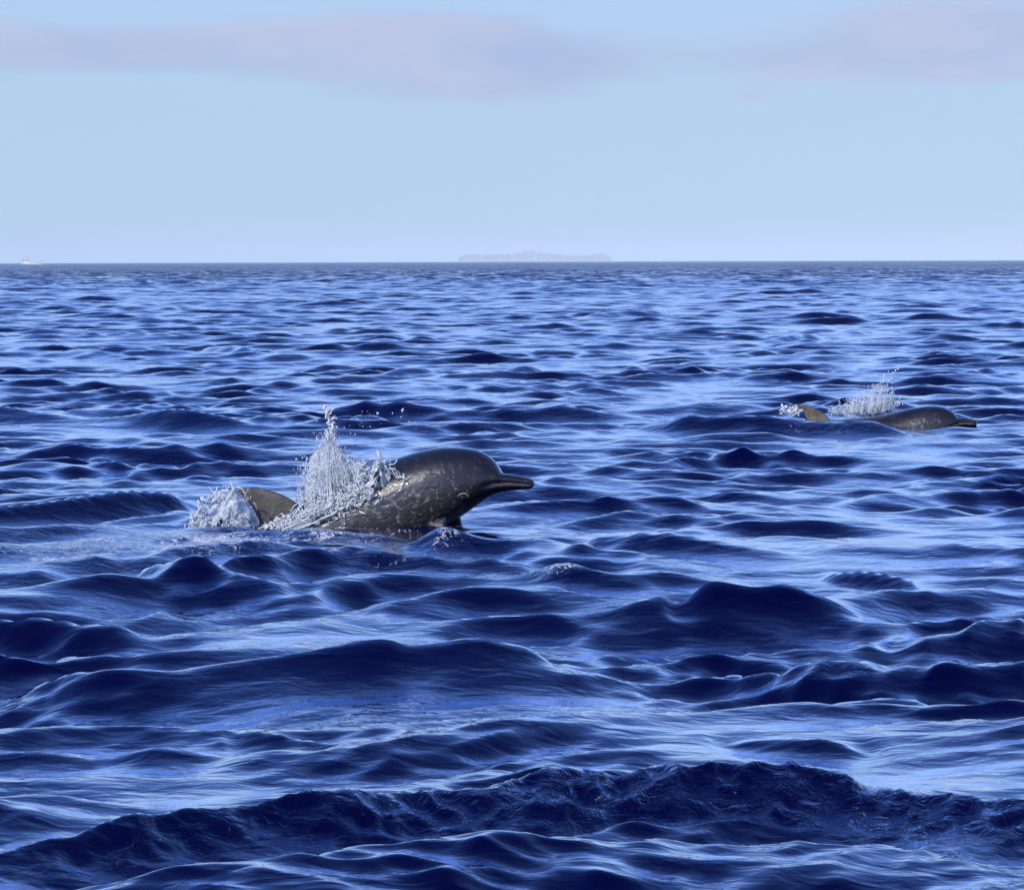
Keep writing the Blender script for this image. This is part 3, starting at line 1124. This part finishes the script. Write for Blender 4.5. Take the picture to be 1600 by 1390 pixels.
def film(name, left, right, D, bulge, parent, ribs, seed, nu=60, nv=50, hole=0.42):
    """a thrown sheet of water between two edges, with ribs, a ragged rim and a few holes"""
    fl, fr = curve_px(left), curve_px(right)
    vs_, fs_ = [], []
    for j in range(nv + 1):
        v = j / nv
        (xl, yl), (xr, yr) = fl(v), fr(v)
        for i in range(nu + 1):
            u = i / nu
            n_ = mnoise.noise((u * 7 + seed, v * 5, seed))
            rib = math.sin(u * ribs + 2.5 * n_ + v * 2)
            dep = D - bulge * math.sin(math.pi * min(1, max(0, u))) * (0.4 + 0.6 * v) + 0.010 * rib + 0.02 * n_
            vs_.append(at(xl + (xr - xl) * u + 2.0 * n_, yl + (yr - yl) * u + 1.6 * mnoise.noise((u * 12, v * 9, seed + 4)), dep))
    th_ = Vector((0.002, 0.007, 0.002))
    n0 = len(vs_)
    vs_ += [p + th_ * (1 + 0.8 * mnoise.noise((i * 0.37, 0, seed))) for i, p in enumerate(vs_)]
    keep = {}
    for j in range(nv):
        for i in range(nu):
            u, v = i / nu, j / nv
            q = mnoise.noise((u * 9 + seed, v * 7 + 3, 1.7)) + 0.45 * mnoise.noise((u * 22, v * 19, seed))
            edge = max(0, 0.16 - u) * 3.0
            keep[(i, j)] = q < hole - edge
    W = nu + 1
    for (i, j), k_ in keep.items():
        if not k_: continue
        a_ = j * W + i
        fs_.append((a_, a_ + 1, a_ + W + 1, a_ + W))
        fs_.append((n0 + a_, n0 + a_ + W, n0 + a_ + W + 1, n0 + a_ + 1))
        for (di, dj, e0, e1) in ((0, -1, 0, 1), (1, 0, 1, W + 1), (0, 1, W + 1, W), (-1, 0, W, 0)):
            if not keep.get((i + di, j + dj), False):
                fs_.append((a_ + e1, a_ + e0, n0 + a_ + e0, n0 + a_ + e1))
    return mesh_obj(name, vs_, fs_, film_mat, parent)


# plume thrown up behind the back of the near dolphin
s1 = empty('water_splash', at(520, 800, D1))
tag(s1, 'tall white plume of spray behind the back of the nearest dolphin', 'splash', 'splashes beside the dolphins')
wt1 = Wet(3)
plume(wt1, [(474, 812), (510, 798), (555, 775), (600, 750)], [(466, 765), (480, 722), (502, 690), (514, 676), (528, 700), (556, 722), (596, 724)], D1 + 0.06, 800, 520, 500, 1.0)
# fine mist round it
for i in range(9000):
    u = min(0.98, max(0.02, wt1.r.gauss(0.45, 0.22)))
    v = wt1.r.random()
    x = 470 + 130 * u; top_ = 700 + 55 * abs(u - 0.33) ** 0.8 * 1.2
    wt1.bead(at(x + wt1.r.gauss(0, 8), 812 - 60 * u + (top_ - (812 - 60 * u)) * v + wt1.r.gauss(0, 8), D1 + 0.05 + wt1.r.gauss(0, 0.12)), 0.0007 + 0.0030 * wt1.r.random() ** 5, Vector((wt1.r.gauss(0, 0.4), 0.1, 1)).normalized(), wt1.r.uniform(1, 2.5))
# the jet on top of it
for i in range(52):
    t_ = (i // 2) / 25
    wt1.squiggle(at(511 + 12 * t_ + rnd.gauss(0, 3), 642 + 40 * t_ + rnd.gauss(0, 3), D1 + 0.06 + rnd.gauss(0, 0.02)), 0.03, rnd.uniform(0.002, 0.0055), 1.5)
# flung drops to the right of the jet
for i in range(34):
    wt1.drop(at(rnd.gauss(578, 34), rnd.gauss(655, 14), D1 + rnd.gauss(0.05, 0.1)), 0.0015 + 0.0045 * rnd.random() ** 2, rnd.uniform(0.9, 2.0))
wt1.build('spray', foam_mat, s1)
for k_, (lf, rg_, dd, rb) in enumerate((
        ([(474, 812), (474, 770), (484, 720), (503, 690)], [(520, 800), (522, 760), (518, 715), (512, 682)], 0.10, 14),
        ([(480, 808), (486, 760), (500, 712), (512, 680)], [(560, 775), (552, 745), (534, 715), (518, 684)], 0.03, 12),
        ([(520, 795), (526, 760), (540, 735), (556, 722)], [(600, 755), (598, 742), (596, 730), (592, 722)], 0.0, 9))):
    film('water_sheet', lf, rg_, D1 + dd, 0.05, s1, rb, 11.0 + 3 * k_, hole=0.30)
wt1b = Wet(8)
# white water rolling off the flank: along the back from the fin up to the plume
for i in range(3200):
    t_ = wt1b.r.random()
    x = 398 + 175 * t_
    y = 843 - 76 * t_ ** 1.05
    y += wt1b.r.gauss(0, 7 + 4 * t_)
    p = at(x + wt1b.r.gauss(0, 5), y, D1 - 0.16 - 0.05 * wt1b.r.random() + 0.10 * (1 - t_))
    if i % 4 == 0:
        wt1b.squiggle(p, wt1b.r.uniform(0.012, 0.04), wt1b.r.uniform(0.001, 0.0036), 0.2)
    else:
        wt1b.bead(p, 0.0015 + 0.005 * wt1b.r.random() ** 2, Vector((1, 0.1, wt1b.r.gauss(0.4, 0.4))).normalized(), wt1b.r.uniform(1, 2.5))
# drops and bubbles where the flank meets the sea
for i in range(260):
    t_ = wt1b.r.random()
    p = at(420 + 310 * t_ + wt1b.r.gauss(0, 6), 832 + wt1b.r.gauss(0, 3.5), D1 - 0.24 + wt1b.r.gauss(0, 0.03))
    if wt1b.r.random() < 0.5 * t_: continue
    wt1b.bead(p, wt1b.r.uniform(0.001, 0.004), Vector((1, 0.1, wt1b.r.gauss(0, 0.4))).normalized(), wt1b.r.uniform(1, 3))
# rim of the water still lying on the back
rim = [(545, 765), (566, 745), (583, 727), (592, 719), (600, 722), (611, 734), (622, 748), (634, 753)]
fr_ = curve_px(rim)
for i in range(90):
    x, y = fr_(wt1b.r.random())
    wt1b.squiggle(at(x + wt1b.r.gauss(0, 1.5), y + wt1b.r.gauss(0, 1.5), D1 - 0.20), wt1b.r.uniform(0.02, 0.06), wt1b.r.uniform(0.001, 0.003), 0.2)
wt1b.build('running_foam', foam_mat, s1)
film('water_sheet', [(398, 846), (440, 820), (490, 795), (545, 768)], [(425, 852), (470, 838), (525, 815), (575, 790)], D1 - 0.15, 0.03, s1, 16, 21.0, hole=0.12)
film('water_sheet', [(535, 792), (556, 758), (577, 735), (590, 720)], [(612, 790), (612, 765), (609, 742), (593, 720)], D1 - 0.17, 0.05, s1, 9, 2.0, hole=0.12)

# sheet of water torn off by the dorsal fin
s2 = empty('water_splash', at(350, 836, D1))
tag(s2, 'fan shaped glassy sheet of water trailing behind the dorsal fin of the nearest dolphin', 'splash', 'splashes beside the dolphins')
film('water_sheet', [(292, 842), (304, 815), (318, 793), (342, 775), (364, 764)], [(404, 846), (405, 822), (400, 804), (387, 784), (367, 764)], D1 + 0.02, 0.10, s2, 26, 5.0)
wt2 = Wet(4)
fe = curve_px([(286, 846), (300, 818), (316, 794), (340, 774), (364, 763)])
for i in range(150):
    x, y = fe(wt2.r.random())
    wt2.squiggle(at(x + wt2.r.gauss(1, 3), y + wt2.r.gauss(0, 3), D1 + wt2.r.gauss(0, 0.03)), wt2.r.uniform(0.015, 0.05), wt2.r.uniform(0.0015, 0.004), 0.5)
fb_ = curve_px([(280, 846), (320, 842), (360, 843), (410, 846)])
for i in range(500):
    x, y = fb_(wt2.r.random())
    wt2.bead(at(x + wt2.r.gauss(0, 8), y + wt2.r.gauss(-2, 5), D1 - 0.05 + wt2.r.gauss(0, 0.08)), wt2.r.uniform(0.002, 0.006), Vector((1, 0.1, wt2.r.gauss(0.2, 0.4))).normalized(), wt2.r.uniform(1, 3))
for i in range(160):
    x, y = fe(wt2.r.random())
    u = wt2.r.random()
    p = at(x + (402 - x) * u * 0.9, y + 2 + (836 - y) * wt2.r.random() * 0.8, D1 - 0.10 * math.sin(math.pi * u))
    wt2.strand(p, Vector((wt2.r.gauss(-0.1, 0.15), wt2.r.gauss(0, 0.1), wt2.r.uniform(0.2, 0.7))), 0.11, wt2.r.uniform(0.0012, 0.0026), n=6)
wt2.build('spray', foam_mat, s2)

# splash over the head of the far dolphin
s3 = empty('water_splash', at(1360, 645, D2))
tag(s3, 'small white splash over the neck of the dolphin farther away', 'splash', 'splashes beside the dolphins')
wt3 = Wet(6)
plume(wt3, [(1300, 646), (1340, 648), (1375, 645), (1405, 634)], [(1303, 640), (1330, 624), (1358, 608), (1380, 597), (1396, 614), (1408, 630)], D2 + 0.05, 520, 180, 90, 0.6, depth=0.10)
for i in range(18):
    wt3.drop(at(rnd.gauss(1390, 12), rnd.gauss(590, 8), D2 + 0.05), rnd.uniform(0.004, 0.009), 1.3)
for i in range(60):
    wt3.squiggle(at(rnd.uniform(1222, 1250), rnd.gauss(642, 3), D2 - 0.02), rnd.uniform(0.02, 0.05), rnd.uniform(0.004, 0.008), 0.1)
wt3.build('spray', foam_mat, s3)

# ------------------------------------------------------------------ haze over the sea
def haze():
    z0, z1, R = -1.5, 78.0, 23300.0
    v, f = boxm(-R, R, -R, R, z0, z1)
    mt = bpy.data.materials.new('sea_haze')
    mt.use_nodes = True
    nt = mt.node_tree
    nt.nodes.clear()
    vol = nt.nodes.new('ShaderNodeVolumePrincipled')
    vol.inputs['Color'].default_value = (0.71, 0.83, 0.91, 1)
    vol.inputs['Density'].default_value = 0.00009
    vol.inputs['Anisotropy'].default_value = -0.3
    out = nt.nodes.new('ShaderNodeOutputMaterial')
    nt.links.new(vol.outputs[0], out.inputs['Volume'])
    me = bpy.data.meshes.new('haze'); me.from_pydata(v, [], f); me.update()
    me.materials.append(mt)
    o = bpy.data.objects.new('haze', me); col.objects.link(o)
    tag(o, 'thin pale blue haze over the distant sea', 'haze', kind='stuff')


haze()
